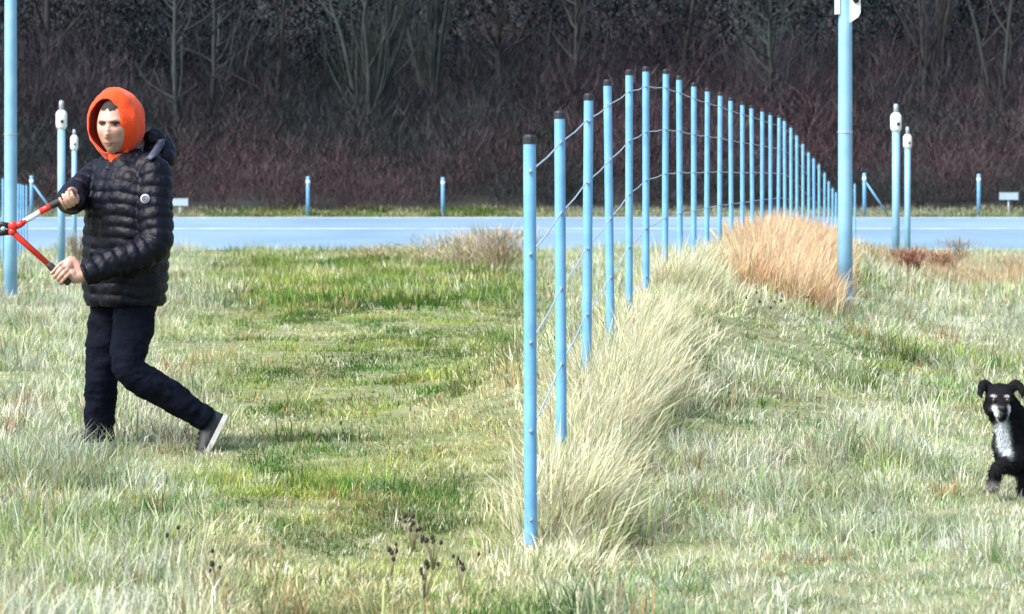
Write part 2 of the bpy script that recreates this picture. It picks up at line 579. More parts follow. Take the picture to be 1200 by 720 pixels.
# rusty dry grass by the road on the right
n_ = 1500
d = RNG.uniform(32, 50, n_)
x = (RNG.uniform(1003, 1260, n_) - 600) / FPX * d
t = np.where((RNG.random(n_) < .5)[:, None], np.array((.52, .31, .20))[None], np.array((.66, .50, .32))[None]) * RNG.uniform(.6, 1.2, (n_, 1))
stand('rust_dry_grass', x, d, t, 14, full(n_, .2), RNG.uniform(.08, .26, n_) * (.5 + fbm(x * .8, d * .5, 71)), full(n_, .012), full(n_, .5), full(n_, .7), 'rust and tan dry grass right of the mast before the road', seg=1)

# ------------------------------------------------------------------ the wood beyond the road
def mass(name, root, az, lean, L, w, bend, col, label, cat, seg=2, m='twig'):
    o = link(name, blades(name, root, az, lean, L, w, bend, np.clip(col, .003, .8), None, seg), M[m])
    return tag(o, label, cat, kind='stuff')


def twigs(base, n, rad, hgt, lean0):
    """n fine shoots leaving a bush at base"""
    m = len(base)
    k = np.repeat(np.arange(m), n)
    az = RNG.uniform(0, 6.283, len(k))
    up = RNG.random(len(k)) ** .8
    q = rad[k] * RNG.uniform(.1, 1, len(k)) * (.35 + .75 * up)
    root = base[k] + np.stack([q * np.cos(az), q * np.sin(az), up * hgt[k] * .72], 1)
    return k, root, az + RNG.normal(0, .7, len(k)), np.abs(RNG.normal(lean0, .3, len(k)))


# red-brown thicket along the wood's edge
nb = 1150
bx = RNG.uniform(-24, 24, nb); bd = RNG.uniform(77.6, 92, nb)
bh = RNG.uniform(1.0, 2.6, nb) * np.where(RNG.random(nb) < .14, 1.6, 1.0) * (1 + .5 * fbm(bx * .25, bd * .2, 91)) * np.interp(bd, [77.6, 80, 83, 92], [.35, .62, .85, 1.2])
base = np.stack([bx, bd, ground(bx, bd)], 1)
k, root, az, ln = twigs(base, 150, np.full(nb, 1.1), bh, .75)
L = RNG.uniform(.2, .75, len(k)) * (.5 + bh[k] * .22)
hue = fbm(bx * .22 + 3, bd * .22, 93)
bc = lerp((.034, .039, .040), (.070, .049, .055), smooth(.40, .62, hue)) * np.interp(bd, [78, 84, 92], [.8, .9, 1.1])[:, None]
col = bc[k] * RNG.uniform(.45, 1.7, (len(k), 1)) * RNG.uniform(.7, 1.35, nb)[k][:, None]
pale = RNG.random(len(k)) < .03
col[pale] = np.array((.07, .07, .075))
mass('thicket', root, az, ln, L, RNG.uniform(.010, .026, len(k)), RNG.normal(0, .6, len(k)), col, 'red-brown leafless thicket along the edge of the wood', 'thicket', seg=1)

# dark ivy-green undergrowth and evergreen mass behind
ne = 300
ex = RNG.uniform(-32, 32, ne); ed = RNG.uniform(93, 112, ne)
eh = RNG.uniform(4.5, 9.5, ne)
base = np.stack([ex, ed, ground(ex, ed)], 1)
k = np.repeat(np.arange(ne), 520)
m_ = len(k)
dirv = RNG.normal(0, 1, (m_, 3)); dirv /= np.linalg.norm(dirv, axis=1)[:, None]
rr = RNG.random(m_) ** (1 / 2.6)
er = RNG.uniform(1.3, 2.6, ne)
sub = RNG.normal(0, .35, (m_, 3))
root = base[k] + np.stack([dirv[:, 0] * rr * er[k], dirv[:, 1] * rr * er[k], eh[k] * .52 + dirv[:, 2] * rr * eh[k] * .5], 1) + sub * .5
ecol = lerp((.012, .020, .023), (.028, .031, .037), smooth(.35, .65, fbm(ex * .2, ed * .2, 97)))
col = ecol[k] * RNG.uniform(.4, 1.6, (m_, 1))
mass('evergreen_wood', root, RNG.uniform(0, 6.28, m_), RNG.uniform(.4, 2.4, m_), RNG.uniform(.15, .5, m_), RNG.uniform(.04, .13, m_), RNG.normal(0, .5, m_), col, 'dark evergreen wood filling the background', 'wood', seg=1, m='leaf')

# taller grey-purple brush between thicket and evergreens
nb = 420
bx = RNG.uniform(-27, 27, nb); bd = RNG.uniform(88, 99, nb)
bh = RNG.uniform(1.8, 5.2, nb) * (.6 + .8 * fbm(bx * .2, bd * .2, 191))
base = np.stack([bx, bd, ground(bx, bd)], 1)
k, root, az, ln = twigs(base, 330, np.full(nb, 1.5), bh, .6)
bc = lerp((.036, .042, .047), (.060, .050, .060), smooth(.35, .65, fbm(bx * .3 + 8, bd * .2, 193)))
col = bc[k] * RNG.uniform(.4, 1.6, (len(k), 1)) * RNG.uniform(.6, 1.3, nb)[k][:, None]
mass('brush', root, az, ln, RNG.uniform(.3, 1.2, len(k)), RNG.uniform(.010, .026, len(k)), RNG.normal(0, .6, len(k)), col, 'tall grey-purple leafless brush rising behind the thicket', 'brush', seg=1)


def bare_tree(name, px, d, H, r0, seed, bark, twigcol, label, stems=1, spread=.12, nbr=24, fan=.55):
    rr = random.Random(seed)
    X = (px - 600) / FPX * d
    t = empty(name, (X, d, gz(X, d) - .05), label, 'tree', 'bare trees at the edge of the wood')
    tr = MB(); R_, A_, N_, L_, W_, B_ = [], [], [], [], [], []
    for sidx in range(stems):
        a0 = rr.uniform(0, 6.28); lean = spread * (rr.uniform(.4, 1.2) if stems > 1 else rr.uniform(.1, .6))
        h = H * rr.uniform(.8, 1.05)
        pts = []; rad = []
        wob = [rr.gauss(0, .10) for _ in range(24)]
        for i in range(11):
            u = i / 10.0
            pts.append(Vector((math.cos(a0) * lean * h * u ** 1.2 + wob[i] * u, math.sin(a0) * lean * h * u ** 1.2 + wob[i + 11] * u, h * u)))
            rad.append((r0 / (1 if stems == 1 else 1.5)) * (1.25 if i == 0 else 1) * (1 - u) ** .8 + .012)
        tr.tube(pts, rad, 7)
        for b in range(nbr // (1 if stems == 1 else 2)):
            u = rr.uniform(.10, .95)
            i = min(int(u * 10), 9); f = u * 10 - i
            p = pts[i].lerp(pts[i + 1], f)
            az = rr.uniform(0, 6.28); el = rr.uniform(fan * .6, fan * 1.5)
            Lb = H * rr.uniform(.14, .30) * (1.15 - .7 * u)
            q = []; rb = []
            pos = p.copy(); e = el
            rs = rad[i] * .45
            for s_ in range(6):
                q.append(pos.copy()); rb.append(rs * (1 - s_ / 6.0) + .006)
                pos = pos + Vector((math.cos(az) * math.cos(e), math.sin(az) * math.cos(e), math.sin(e))) * (Lb / 5)
                e += rr.gauss(.10, .12); az += rr.gauss(0, .18)
            tr.tube(q, rb, 5, cap=False)
            for w in range(30):
                s_ = rr.uniform(.8, 4.99); ii = int(s_)
                pp = q[ii].lerp(q[ii + 1], s_ - ii)
                R_.append(tuple(pp)); A_.append(az + rr.gauss(0, 1.0)); N_.append(abs(rr.gauss(math.pi / 2 - el, .35)) * .8)
                L_.append(rr.uniform(.35, 1.25)); W_.append(rr.uniform(.009, .02)); B_.append(rr.gauss(-.15, .25))
    tr.build('trunk', bark, t)
    m = len(R_)
    c = np.array(twigcol)[None] * RNG.uniform(.6, 1.4, (m, 1))
    link('crown', blades('crown', np.array(R_), np.array(A_), np.array(N_), np.array(L_), np.array(W_), np.array(B_), c), M['twig'], t)['kind'] = 'stuff'
    return t


BK_P = mat('pale_bark', (.042, .051, .053), .9, 0, .5, 3)
BK_G = mat('greenish_bark', (.032, .042, .040), .9, 0, .45, 4)
BK_B = mat('brown_bark', (.030, .029, .031), .9, 0, .4, 4)
TP, TG, TB = (.040, .043, .048), (.042, .054, .050), (.042, .032, .036)
TREES = [
    (52, 94, 12, .15, BK_B, TB, 1, .12, 'dark bare tree behind the mast at the left edge'),
    (207, 88, 11, .09, BK_P, TP, 1, .10, 'slim pale bare trunk rising just right of the orange hood'),
    (248, 89.5, 11.5, .10, BK_P, TP, 1, .10, 'slim pale bare tree, the second trunk right of the hooded man'),
    (322, 91, 10, .10, BK_B, TB, 1, .2, 'red-brown bare tree left of the broad fanned tree'),
    (432, 89, 10.5, .16, BK_G, TG, 6, .30, 'broad bare tree with many fanned grey-green stems'),
    (505, 92.5, 12, .16, BK_G, TG, 4, .28, 'dark bare tree with several stems right of the broad fanned tree'),
    (585, 93, 12, .14, BK_B, TB, 1, .15, 'bare tree midway between the fanned tree and the fence'),
    (675, 91, 11.5, .12, BK_B, TP, 1, .12, 'grey bare tree behind the near end of the fence'),
    (790, 94, 12.5, .17, BK_B, TB, 2, .2, 'forked dark bare tree above the highest fence posts'),
    (905, 90, 10.5, .10, BK_G, TG, 1, .12, 'grey-green bare tree above the falling end of the fence'),
    (1088, 92, 12, .15, BK_B, TP, 3, .24, 'bare tree with several stems right of the two sensor posts'),
    (1172, 90, 11, .12, BK_G, TB, 2, .22, 'bare tree above the small roadside sign at the right edge'),
]
for i, (px_, d_, H_, r_, bk, tc_, st, sp_, lab) in enumerate(TREES):
    bare_tree('bare_tree', px_, d_, H_, r_, 100 + i, bk, tc_, lab, st, sp_, 30, .6 if st == 1 else .9)

# ------------------------------------------------------------------ fences
POSTM = {}


def post_meshes(h, r):
    key = (round(h, 2), r)
    if key not in POSTM:
        m = MB()
        m.tube([(0, 0, -.25), (0, 0, .02), (0, 0, h - .02), (0, 0, h)], [r * 1.0, r, r, r * .92], 12)
        p = m.mesh('post')
        p.polygons.foreach_set('use_smooth', [len(f.vertices) == 4 for f in p.polygons])
        c = MB(); c.tube([(0, 0, h - .012), (0, 0, h + .012), (0, 0, h + .022)], [r * 1.06, r * 1.06, r * .7], 12)
        k = MB()
        k.box((0, -r - .006, 0), (.012, .008, .010))
        POSTM[key] = (p, c.mesh('cap', False), k.mesh('clip', False))
        POSTM[key][0].materials.append(M['post']); POSTM[key][1].materials.append(M['cap']); POSTM[key][2].materials.append(M['grey'])
    return POSTM[key]


def fence(label, tops, h, r, wires):
    root = empty('wire_fence', (tops[0].x, tops[0].y, tops[0].z - h), label, 'fence')
    org = root.location.copy()
    rr = random.Random(3)
    for p in tops:
        pm, cm, km = post_meshes(h, r)
        o = link('post', pm, None, root, Vector((p.x, p.y, p.z - h)) - org)
        o.rotation_euler = (rr.gauss(0, .004), rr.gauss(0, .004), rr.uniform(0, 6))
        link('cap', cm, None, o)
        for wz in wires:
            if p.y < 30: link('clip', km, None, o, (0, 0, wz)).rotation_euler = (0, 0, -o.rotation_euler.z)
    for wz in wires:
        m = MB()
        path = []
        for i, p in enumerate(tops):
            q = Vector((p.x, p.y - r - .008, p.z - h + wz)) - org
            if i:
                path.append((path[-1] + q) / 2 - Vector((0, 0, .008)))
            path.append(q)
        m.tube(path, .0035, 5)
        m.build('wire', M['wire'], root)
    return root


fence('long line of pale blue metal posts with wires climbing the bank', FPOS, FH, .0235, (.18, .50, .82, 1.14, 1.44))
lf = []
for i in range(13):
    d_ = 38 + i * 1.75
    x_ = np.interp(d_, [38, 50, 60], [-24, 14, 33])
    X = (x_ - 600) / FPX * d_
    lf.append(Vector((X, d_, gz(X, d_) + FH)))
fence('short run of pale blue fence posts behind the mast at the left edge', lf, FH, .0235, (.18, .50, .82, 1.14, 1.44))


# ------------------------------------------------------------------ masts
def mast(px, d, r, H, head, label):
    X = (px - 600) / FPX * d
    t = empty('camera_mast', (X, d, gz(X, d)), label, 'mast', 'camera masts')
    b = t.location.z
    m = MB(); m.tube([(0, 0, -.3), (0, 0, .8), (0, 0, H - .02), (0, 0, H)], [r * 1.06, r, r * .92, r * .85], 16); m.build('pole', M['mast'], t)
    m = MB(); m.tube([(0, 0, .015), (0, 0, .03), (0, 0, .05)], [r * 1.9, r * 1.9, r * 1.2], 16); m.build('base_flange', M['grey'], t, False)
    m = MB()
    m.tube([(0, 0, H * .42), (0, 0, H * .42 + .02)], r * 1.05, 16)
    m.build('strap', M['grey'], t, False)
    hz = head - b
    # white housing with a slanted underside on the right, a smaller bracket on the left
    m = MB()
    x0, x1 = r * .55, r * 1.95
    vs = []
    for y in (-.075, .075):
        vs += [(x0, y, hz - .075), (x1 - .02, y, hz - .03), (x1, y, hz + .01), (x1, y, hz + .24), (x1 - .03, y, hz + .27), (x0, y, hz + .27)]
    m.add(vs, [(0, 1, 2, 3, 4, 5), (11, 10, 9, 8, 7, 6)] + [(i, i + 6, (i + 1) % 6 + 6, (i + 1) % 6) for i in range(6)])
    h = m.build('camera_housing', M['whitebox'], t, False)
    m = MB(); m.tube([(r * 1.3, -.074, hz + .12), (r * 1.3, -.095, hz + .12)], .028, 14); m.build('lens', M['lens'], h)
    m = MB(); m.box((-r * 1.1, 0, hz + .12), (r * .55, .1, .24)); m.build('bracket', M['whitebox'], t, False)
    m = MB(); m.tube([(0, 0, H - .03), (0, 0, H + .03)], r * .95, 16); m.build('cap', M['grey'], t)
    return t


mast(990.5, 22.5, .063, 3.5, 2.73, 'thick pale blue mast with white housing standing beside the orange grass')
mast(12.5, 29, .072, 4.4, 3.75, 'thick pale blue mast standing at the left edge behind the bolt cutters')


# ------------------------------------------------------------------ sensor posts
def sensor_post(px, d, ytip, yh0, yh1, wpost, whead, label, group):
    X = (px - 600) / FPX * d
    g = gz(X, d)
    t = empty('sensor_post', (X, d, g), label, 'sensor post', group)
    zz = lambda y: CAMH - (y - HOR) / FPX * d - g
    s = d / FPX
    r = wpost * s / 2; rh = whead * s / 2
    m = MB(); m.tube([(0, 0, -.2), (0, 0, zz(yh1))], r, 12); m.build('post', M['mast'], t)
    m = MB(); a, b = zz(yh1), zz(yh0)
    m.tube([(0, 0, a - .03), (0, 0, a + .03), (0, 0, b - .03), (0, 0, b + .02)], [rh * .7, rh, rh, rh * .6], 14)
    h = m.build('sensor_head', M['whitebox'], t)
    m = MB(); m.tube([(rh * .25, -rh * .9, (a + b) / 2 - .03), (rh * .25, -rh * 1.12, (a + b) / 2 - .03)], rh * .32, 10); m.build('lens', M['lens'], h)
    m = MB(); m.tube([(0, 0, b), (0, 0, zz(ytip) - .03), (0, 0, zz(ytip))], [r * .62, r * .62, r * .4], 10); m.build('tip', M['grey'], t)
    m = MB(); m.tube([(0, 0, .0), (0, 0, .06)], [r * 1.7, r * 1.2], 12); m.build('base', M['grey'], t)
    return t


sensor_post(72, 44, 118, 131, 150, 9, 13, 'taller white-headed sensor post left of the hooded man', 'sensor posts')
sensor_post(87, 52, 152, 160, 175, 6, 9, 'shorter white-headed sensor post between tall one and the hooded man', 'sensor posts')
sensor_post(1050, 44, 122, 134, 153, 9, 13, 'taller white-headed sensor post right of the mast beside the orange grass', 'sensor posts')
sensor_post(1063.5, 52, 149, 159, 173, 7, 10, 'shorter white-headed sensor post, the right one of the pair near the dog', 'sensor posts')


# ------------------------------------------------------------------ roadside posts and signs
def roadside(px, ytop, d, label, brace=None):
    X = (px - 600) / FPX * d
    g = gz(X, d)
    t = empty('roadside_post', (X, d, g), label, 'post', 'posts along the far side of the road')
    h = CAMH - (ytop - HOR) / FPX * d - g
    m = MB(); m.tube([(0, 0, -.2), (0, 0, h - .02), (0, 0, h)], [.058, .055, .04], 10); m.build('post', M['post'], t)
    m = MB(); m.tube([(0, 0, h - .22), (0, 0, h - .12)], .059, 10); m.build('reflector_band', M['whitebox'], t)
    if brace:
        m = MB(); m.tube([(.03, 0, h - .25), (brace * d / FPX, 0, .05)], .028, 8); m.build('brace', M['post'], t)
    return t


roadside(37, 206, 75.6, 'braced pale post beyond the road at the far left', 27)
roadside(361, 207, 75.6, 'thin pale post across the road, nearest the hooded man')
roadside(519, 208, 75.6, 'thin pale post across the road below the bare trees mid-picture')
roadside(1013, 203, 75.6, 'braced pale post beyond the road right of the mast', 27)
roadside(1147, 204, 75.6, 'thin pale post across the road near the right edge')


def sign(px, py, wpx, hpx, d, label):
    X = (px - 600) / FPX * d
    g = gz(X, d); s = d / FPX
    t = empty('roadside_sign', (X, d, g), label, 'sign', 'small roadside signs')
    z = CAMH - (py - HOR) * s - g
    m = MB(); m.box((0, -.02, z), (wpx * s, .03, hpx * s)); m.build('panel', M['signblue'], t, False)
    for q in (-1, 1):
        m = MB(); m.box((0, -.02, z + q * hpx * s / 2), (wpx * s + .02, .04, .02)); m.build('rail', M['grey'], t, False)
    m = MB(); m.tube([(0, .02, -.2), (0, .02, z)], .025, 8); m.build('post', M['grey'], t)
    return t


sign(211, 237, 19, 8, 76, 'small pale sign by the road just right of the man\'s sleeve')
sign(1182, 230, 22, 8, 76, 'small pale sign by the road at the right edge')


# ------------------------------------------------------------------ weeds and brambles
def weed(px, py, h, seed, label, heads=5, group='dark-headed weeds in the grass', cat='weed', col=(.035, .028, .024), stemcol=(.22, .19, .10)):
    rr = random.Random(seed)
    d = FPX * CAMH / (py - HOR)
    for _ in range(12):
        X = (px - 600) / FPX * d
        d = FPX * (CAMH - gz(X, d)) / (py - HOR)
    t = empty('seedhead_weed', (X, d, gz(X, d)), label, cat, group)
    st = MB(); hd = MB()
    for i in range(heads):
        a = rr.uniform(0, 6.28); ln = rr.uniform(.05, .5); hh = h * rr.uniform(.6, 1.1)
        top = Vector((math.cos(a) * ln * hh, math.sin(a) * ln * hh, hh))
        mid = Vector((top.x * .35, top.y * .35, hh * .55))
        st.tube([(0, 0, -.02), mid, top], [.003, .0026, .002], 5)
        r = rr.uniform(.005, .0095)
        hd.ell(top + Vector((0, 0, r * .5)), (r, r, r * 1.25), nu=8, nv=6, fn=lambda p: p * (1 + .18 * math.sin(p.x * 900) * math.cos(p.z * 700)))
    st.build('stem', weedstem, t)['kind'] = 'stuff'
    hd.build('seed_head', weedhead, t)['kind'] = 'stuff'
    return t


weedstem = mat('weed_stem', (.24, .21, .12), .9)
weedhead = mat('weed_head', (.035, .027, .024), .95)
WEEDS = [(458, 676, 'dark-headed weed, leftmost of the clump at bottom middle', 5), (484, 640, 'tallest dark-headed weed of the clump at bottom middle', 9),
         (508, 660, 'dark-headed weed in the middle of the clump at bottom middle', 7), (497, 700, 'lowest dark-headed weed of the clump at bottom middle', 6),
         (540, 690, 'dark-headed weed at the right end of the clump at bottom middle', 6),
         (884, 368, 'dark-headed weed, leftmost before the orange grass', 3), (910, 374, 'dark-headed weed nearest to the camera before the orange grass', 4),
         (944, 362, 'dark-headed weed just left of the mast before the orange grass', 3),
         (207, 660, 'lone dark-headed weed below the walking man', 3), (252, 692, 'dark-headed weed at the bottom, left of the clump', 4)]
for i, (a, b, lab, nh) in enumerate(WEEDS):
    weed(a, b + 8, .13 if b > 400 else .17, 200 + i, lab, nh)


def bramble(px, d, h, rad, col, seed, label, n=170):
    X = (px - 600) / FPX * d
    t = empty('bramble', (X, d, gz(X, d)), label, 'bramble', 'brambles near the road')
    rr = random.Random(seed)
    m = MB()
    for i in range(9):
        a = rr.uniform(0, 6.28); q = rr.uniform(.2, 1) * rad
        m.tube([(0, 0, -.03), (math.cos(a) * q * .5, math.sin(a) * q * .5, h * rr.uniform(.5, .8)), (math.cos(a) * q, math.sin(a) * q, h * rr.uniform(.6, 1))], [.007, .006, .004], 5)
    m.build('stem', weedstem, t)
    base = np.zeros((1, 3))
    k, root, az, ln = twigs(base, n, np.array([rad]), np.array([h]), .7)
    c = np.array(col)[None] * RNG.uniform(.5, 1.5, (n, 1))
    tw = link('twigs', blades('twigs', root, az, ln, RNG.uniform(.08, .3, n) * (h / .8), RNG.uniform(.006, .014, n), RNG.normal(.2, .5, n), c), M['twig'], t)
    tw['kind'] = 'stuff'


bramble(1066, 34, .42, .26, (.34, .17, .13), 1, 'red-brown bramble at the foot of the sensor posts', 900)
bramble(1100, 38, .40, .42, (.38, .23, .16), 2, 'wide rust-coloured bramble right of the sensor posts', 900)
bramble(1125, 46, .55, .4, (.24, .19, .14), 3, 'thin brown bramble against the road right of the sensor posts', 300)
bramble(545, 45, .70, 1.0, (.42, .36, .25), 4, 'large grey-brown bramble overlapping the road in mid-picture', 1500)
bramble(495, 47, .42, 1.0, (.46, .41, .27), 5, 'lower straw-brown bramble left of the large one by the road', 1200)
bramble(585, 43, .85, .8, (.36, .30, .21), 6, 'darkest and tallest bramble by the road, right of the large one', 1500)
bramble(92, 47, .7, .4, (.30, .24, .18), 7, 'brown bramble beside the hooded man against the road', 500)
bramble(437, 50, .35, .8, (.38, .33, .20), 8, 'small straw-brown bramble at the left end of the row by the road', 700)

# ------------------------------------------------------------------ the walking man
MD = 12.0
mloc = Vector(((117 - 600) / FPX * MD, MD, gz((117 - 600) / FPX * MD, MD)))
man = empty('person', mloc, 'person in orange hood and navy padded jacket striding left with bolt cutters', 'person')


def P(px, py, dy=0.0):
    return at(px, py, MD + dy) - mloc


FW = Vector((-.72, -.69, 0)).normalized()            # the way the chest faces
LT = Vector((-FW.y, FW.x, 0)) * 1.0                   # towards his left hand
LT = Vector((.69, -.72, 0)).normalized()
UP = Vector((0, 0, 1))


def resample(pts, rad, step):
    pts = [Vector(p) for p in pts]; n = len(pts)
    Pn, Q = [], []
    for i in range(n - 1):
        ln = (pts[i + 1] - pts[i]).length
        m = max(2, int(ln / step))
        for k in range(m):
            t = k / m
            p0 = pts[max(i - 1, 0)]; p1 = pts[i]; p2 = pts[i + 1]; p3 = pts[min(i + 2, n - 1)]
            Pn.append(0.5 * ((2 * p1) + (p2 - p0) * t + (2 * p0 - 5 * p1 + 4 * p2 - p3) * t * t + (3 * p1 - p0 - 3 * p2 + p3) * t ** 3))
            Q.append(rad[i] * (1 - t) + rad[i + 1] * t)
    Pn.append(pts[-1]); Q.append(rad[-1])
    return Pn, Q


def puffed(mb, pts, rad, period, amp, sides=28, seed=0):
    """quilted sleeve: rounded baffles between stitched grooves"""
    p, r = resample(pts, rad, .006)
    s_ = 0; rr = []
    for i in range(len(p)):
        if i: s_ += (p[i] - p[i - 1]).length
        ph = s_ / period
        rr.append(r[i] + amp * (abs(math.sin(math.pi * ph)) ** .55 - .55))
    mb.tube(p, rr, sides)
    mb.ell(p[0], (r[0],) * 3)


SH_L, EL_L, WR_L = P(181, 206, -.13), P(181, 288, -.22), P(97, 323, -.33)
SH_R, EL_R, WR_R = P(116, 207, .13), P(84, 233, -.06), P(86, 233, -.27)
HAND_R, HAND_L = P(79, 232.5, -.36), P(70, 322, -.37)
JAW = P(12, 268.5, -.38)

# jacket ------------------------------------------------------------
jk = MB()
prof = [(358, 146, .200, .150), (352, 146, .214, .158), (330, 146, .224, .166), (300, 147, .226, .168), (260, 149, .226, .168), (232, 150, .224, .162),
        (214, 150, .214, .146), (203, 150, .192, .126), (195, 150, .150, .108), (188, 150, .105, .100), (178, 150, .088, .094)]
zs = [P(150, q[0]).z for q in prof]
zl = np.arange(zs[0], zs[-1], .006)
rings = []
for z_ in zl:
    cx = np.interp(z_, zs, [P(q[1], q[0]).x for q in prof]); a_ = np.interp(z_, zs, [q[2] for q in prof]); b_ = np.interp(z_, zs, [q[3] for q in prof])
    up_ = (z_ - zs[0]) / .052
    ring = []
    for k in range(48):
        th = 2 * math.pi * k / 48
        c_, s_ = math.cos(th), math.sin(th)
        e = .88
        am = .011 * (abs(math.sin(math.pi * (up_ + .22 * math.sin(2 * th + 1) + .10 * math.sin(5 * th)))) ** .55 - .55) * (1 if z_ < zs[7] else .4)
        x_ = math.copysign(abs(c_) ** e, c_) * (a_ + am); y_ = math.copysign(abs(s_) ** e, s_) * (b_ + am)
        # zip line pulls the front in
        y_ -= .010 * math.exp(-((x_) / .012) ** 2) * (s_ > 0)
        ring.append(Vector((cx, 0, z_)) + LT * x_ + FW * y_)
    rings.append(ring)
vs = [p for r_ in rings for p in r_]; fs = []
for i in range(len(rings) - 1):
    for k in range(48):
        k2 = (k + 1) % 48
        fs.append((i * 48 + k, i * 48 + k2, (i + 1) * 48 + k2, (i + 1) * 48 + k))
fs.append(tuple(range(47, -1, -1))); fs.append(tuple((len(rings) - 1) * 48 + k for k in range(48)))
jk.add(vs, fs)
puffed(jk, [P(170, 200, -.08), SH_L, SH_L.lerp(EL_L, .5), EL_L, EL_L.lerp(WR_L, .5), WR_L], [.075, .080, .078, .074, .064, .050], .050, .010)
puffed(jk, [P(128, 202, .09), SH_R, SH_R.lerp(EL_R, .5), EL_R, EL_R.lerp(WR_R, .5), WR_R], [.075, .078, .074, .068, .060, .048], .050, .009)
# collar and the jacket's own hood lying on the back
cc = P(146, 186, -.025)
ringp = []; ringr = []
for k in range(17):
    th = 2 * math.pi * k / 16
    f_, l_ = math.cos(th), math.sin(th)
    back = max(0, -f_)
    ringp.append(cc + FW * (f_ * .105 - .015) + LT * (l_ * .118) + UP * (-.002 * max(0, f_) + .075 * back - .004))
    ringr.append(.036 + .022 * back + .006 * max(0, f_))
jk.tube(ringp, ringr, 14, cap=False)
jk.ell(P(186, 178, .13), (.090, .065, .080), Matrix.Rotation(.7, 3, 'Z'))
jk.ell(P(180, 163, .10), (.056, .05, .054))
jk.ell(P(192, 187, .09), (.062, .055, .055))
jk.ell(P(150, 187), (.10, .09, .05))
jme = crumple(voxel(jk, .0055, 2, .45), 16, .0055, (1, 1, .8))
jacket = link('jacket', jme, M['jacket'], man)
# sleeve badge
bd_ = SH_L.lerp(EL_L, .33) + Vector((-.03, -.092, 0))
m = MB(); m.tube([bd_ + Vector((0, .012, 0)), bd_, bd_ + Vector((0, -.003, 0))], [.0215, .0215, .018], 20)
bo = m.build('badge', M['badge'], jacket)
m = MB()
ringb = [bd_ + Vector((.012 * math.cos(a * .3927), -.004, .012 * math.sin(a * .3927))) for a in range(17)]
m.tube(ringb, .0022, 5, cap=False)
m.tube([bd_ + Vector((-.005, -.004, -.006)), bd_ + Vector((0, -.004, .006)), bd_ + Vector((.005, -.004, -.006))], .002, 5)
m.build('badge_print', M['badgedark'], jacket)
# lining of the folded hood, its sheen painted in as paler colour
jv = np.zeros(len(jme.vertices) * 3); jme.vertices.foreach_get('co', jv); jv = jv.reshape(-1, 3) + np.array(mloc)[None]
jpx = 600 + jv[:, 0] / jv[:, 1] * FPX; jpy = HOR + (CAMH - jv[:, 2]) / jv[:, 1] * FPX


def front_dy(px, py, rad=4):
    k = (np.abs(jpx - px) < rad) & (np.abs(jpy - py) < rad)
    return (jv[k, 1].min() - MD) if k.any() else 0.0


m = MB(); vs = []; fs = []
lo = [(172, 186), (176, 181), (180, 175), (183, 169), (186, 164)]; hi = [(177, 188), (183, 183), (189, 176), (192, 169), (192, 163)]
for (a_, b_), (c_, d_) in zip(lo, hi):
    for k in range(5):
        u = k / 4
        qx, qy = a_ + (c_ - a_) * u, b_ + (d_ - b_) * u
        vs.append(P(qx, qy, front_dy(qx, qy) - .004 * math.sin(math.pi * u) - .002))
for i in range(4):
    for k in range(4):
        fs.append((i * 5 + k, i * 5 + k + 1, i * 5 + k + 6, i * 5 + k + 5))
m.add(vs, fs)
lo_ = m.build('hood_lining_sheen', M['lining_sheen'], jacket)
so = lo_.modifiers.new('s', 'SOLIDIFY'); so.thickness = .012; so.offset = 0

# trousers -----------------------------------------------------------
tr = MB()
rr = random.Random(5)


def trouser_leg(pts, rad):
    p, r = resample(pts, rad, .012)
    n = len(p)
    q = []
    for i in range(n):
        u = i / n
        q.append(r[i] + .004 * math.sin(i * .9 + rr.uniform(-.9, .9)) * (u > .88))
    tr.tube(p, q, 24)
    tr.ell(p[0], (q[0],) * 3)


HIP_R, KN_R, AN_R = P(137, 335, .08), P(119, 436, .0), P(116, 514, .04)
HIP_L, KN_L, AN_L = P(160, 338, -.035), P(152, 432, -.20), P(243, 493, -.10)
trouser_leg([HIP_R, HIP_R.lerp(KN_R, .5), KN_R, KN_R.lerp(AN_R, .5), AN_R], [.110, .100, .078, .072, .062])
trouser_leg([HIP_L, HIP_L.lerp(KN_L, .5), KN_L, KN_L.lerp(AN_L, .5), AN_L], [.098, .096, .074, .071, .057])
tr.ell(P(149, 335), (.165, .135, .12), Matrix.Rotation(-.76, 3, 'Z'))
tr.ell(P(160, 352, .07), (.11, .10, .10))
link('trousers', crumple(voxel(tr, .0065, 3, .5), 11, .009, (1, 1, 1.6), 4.0), M['jeans'], man)


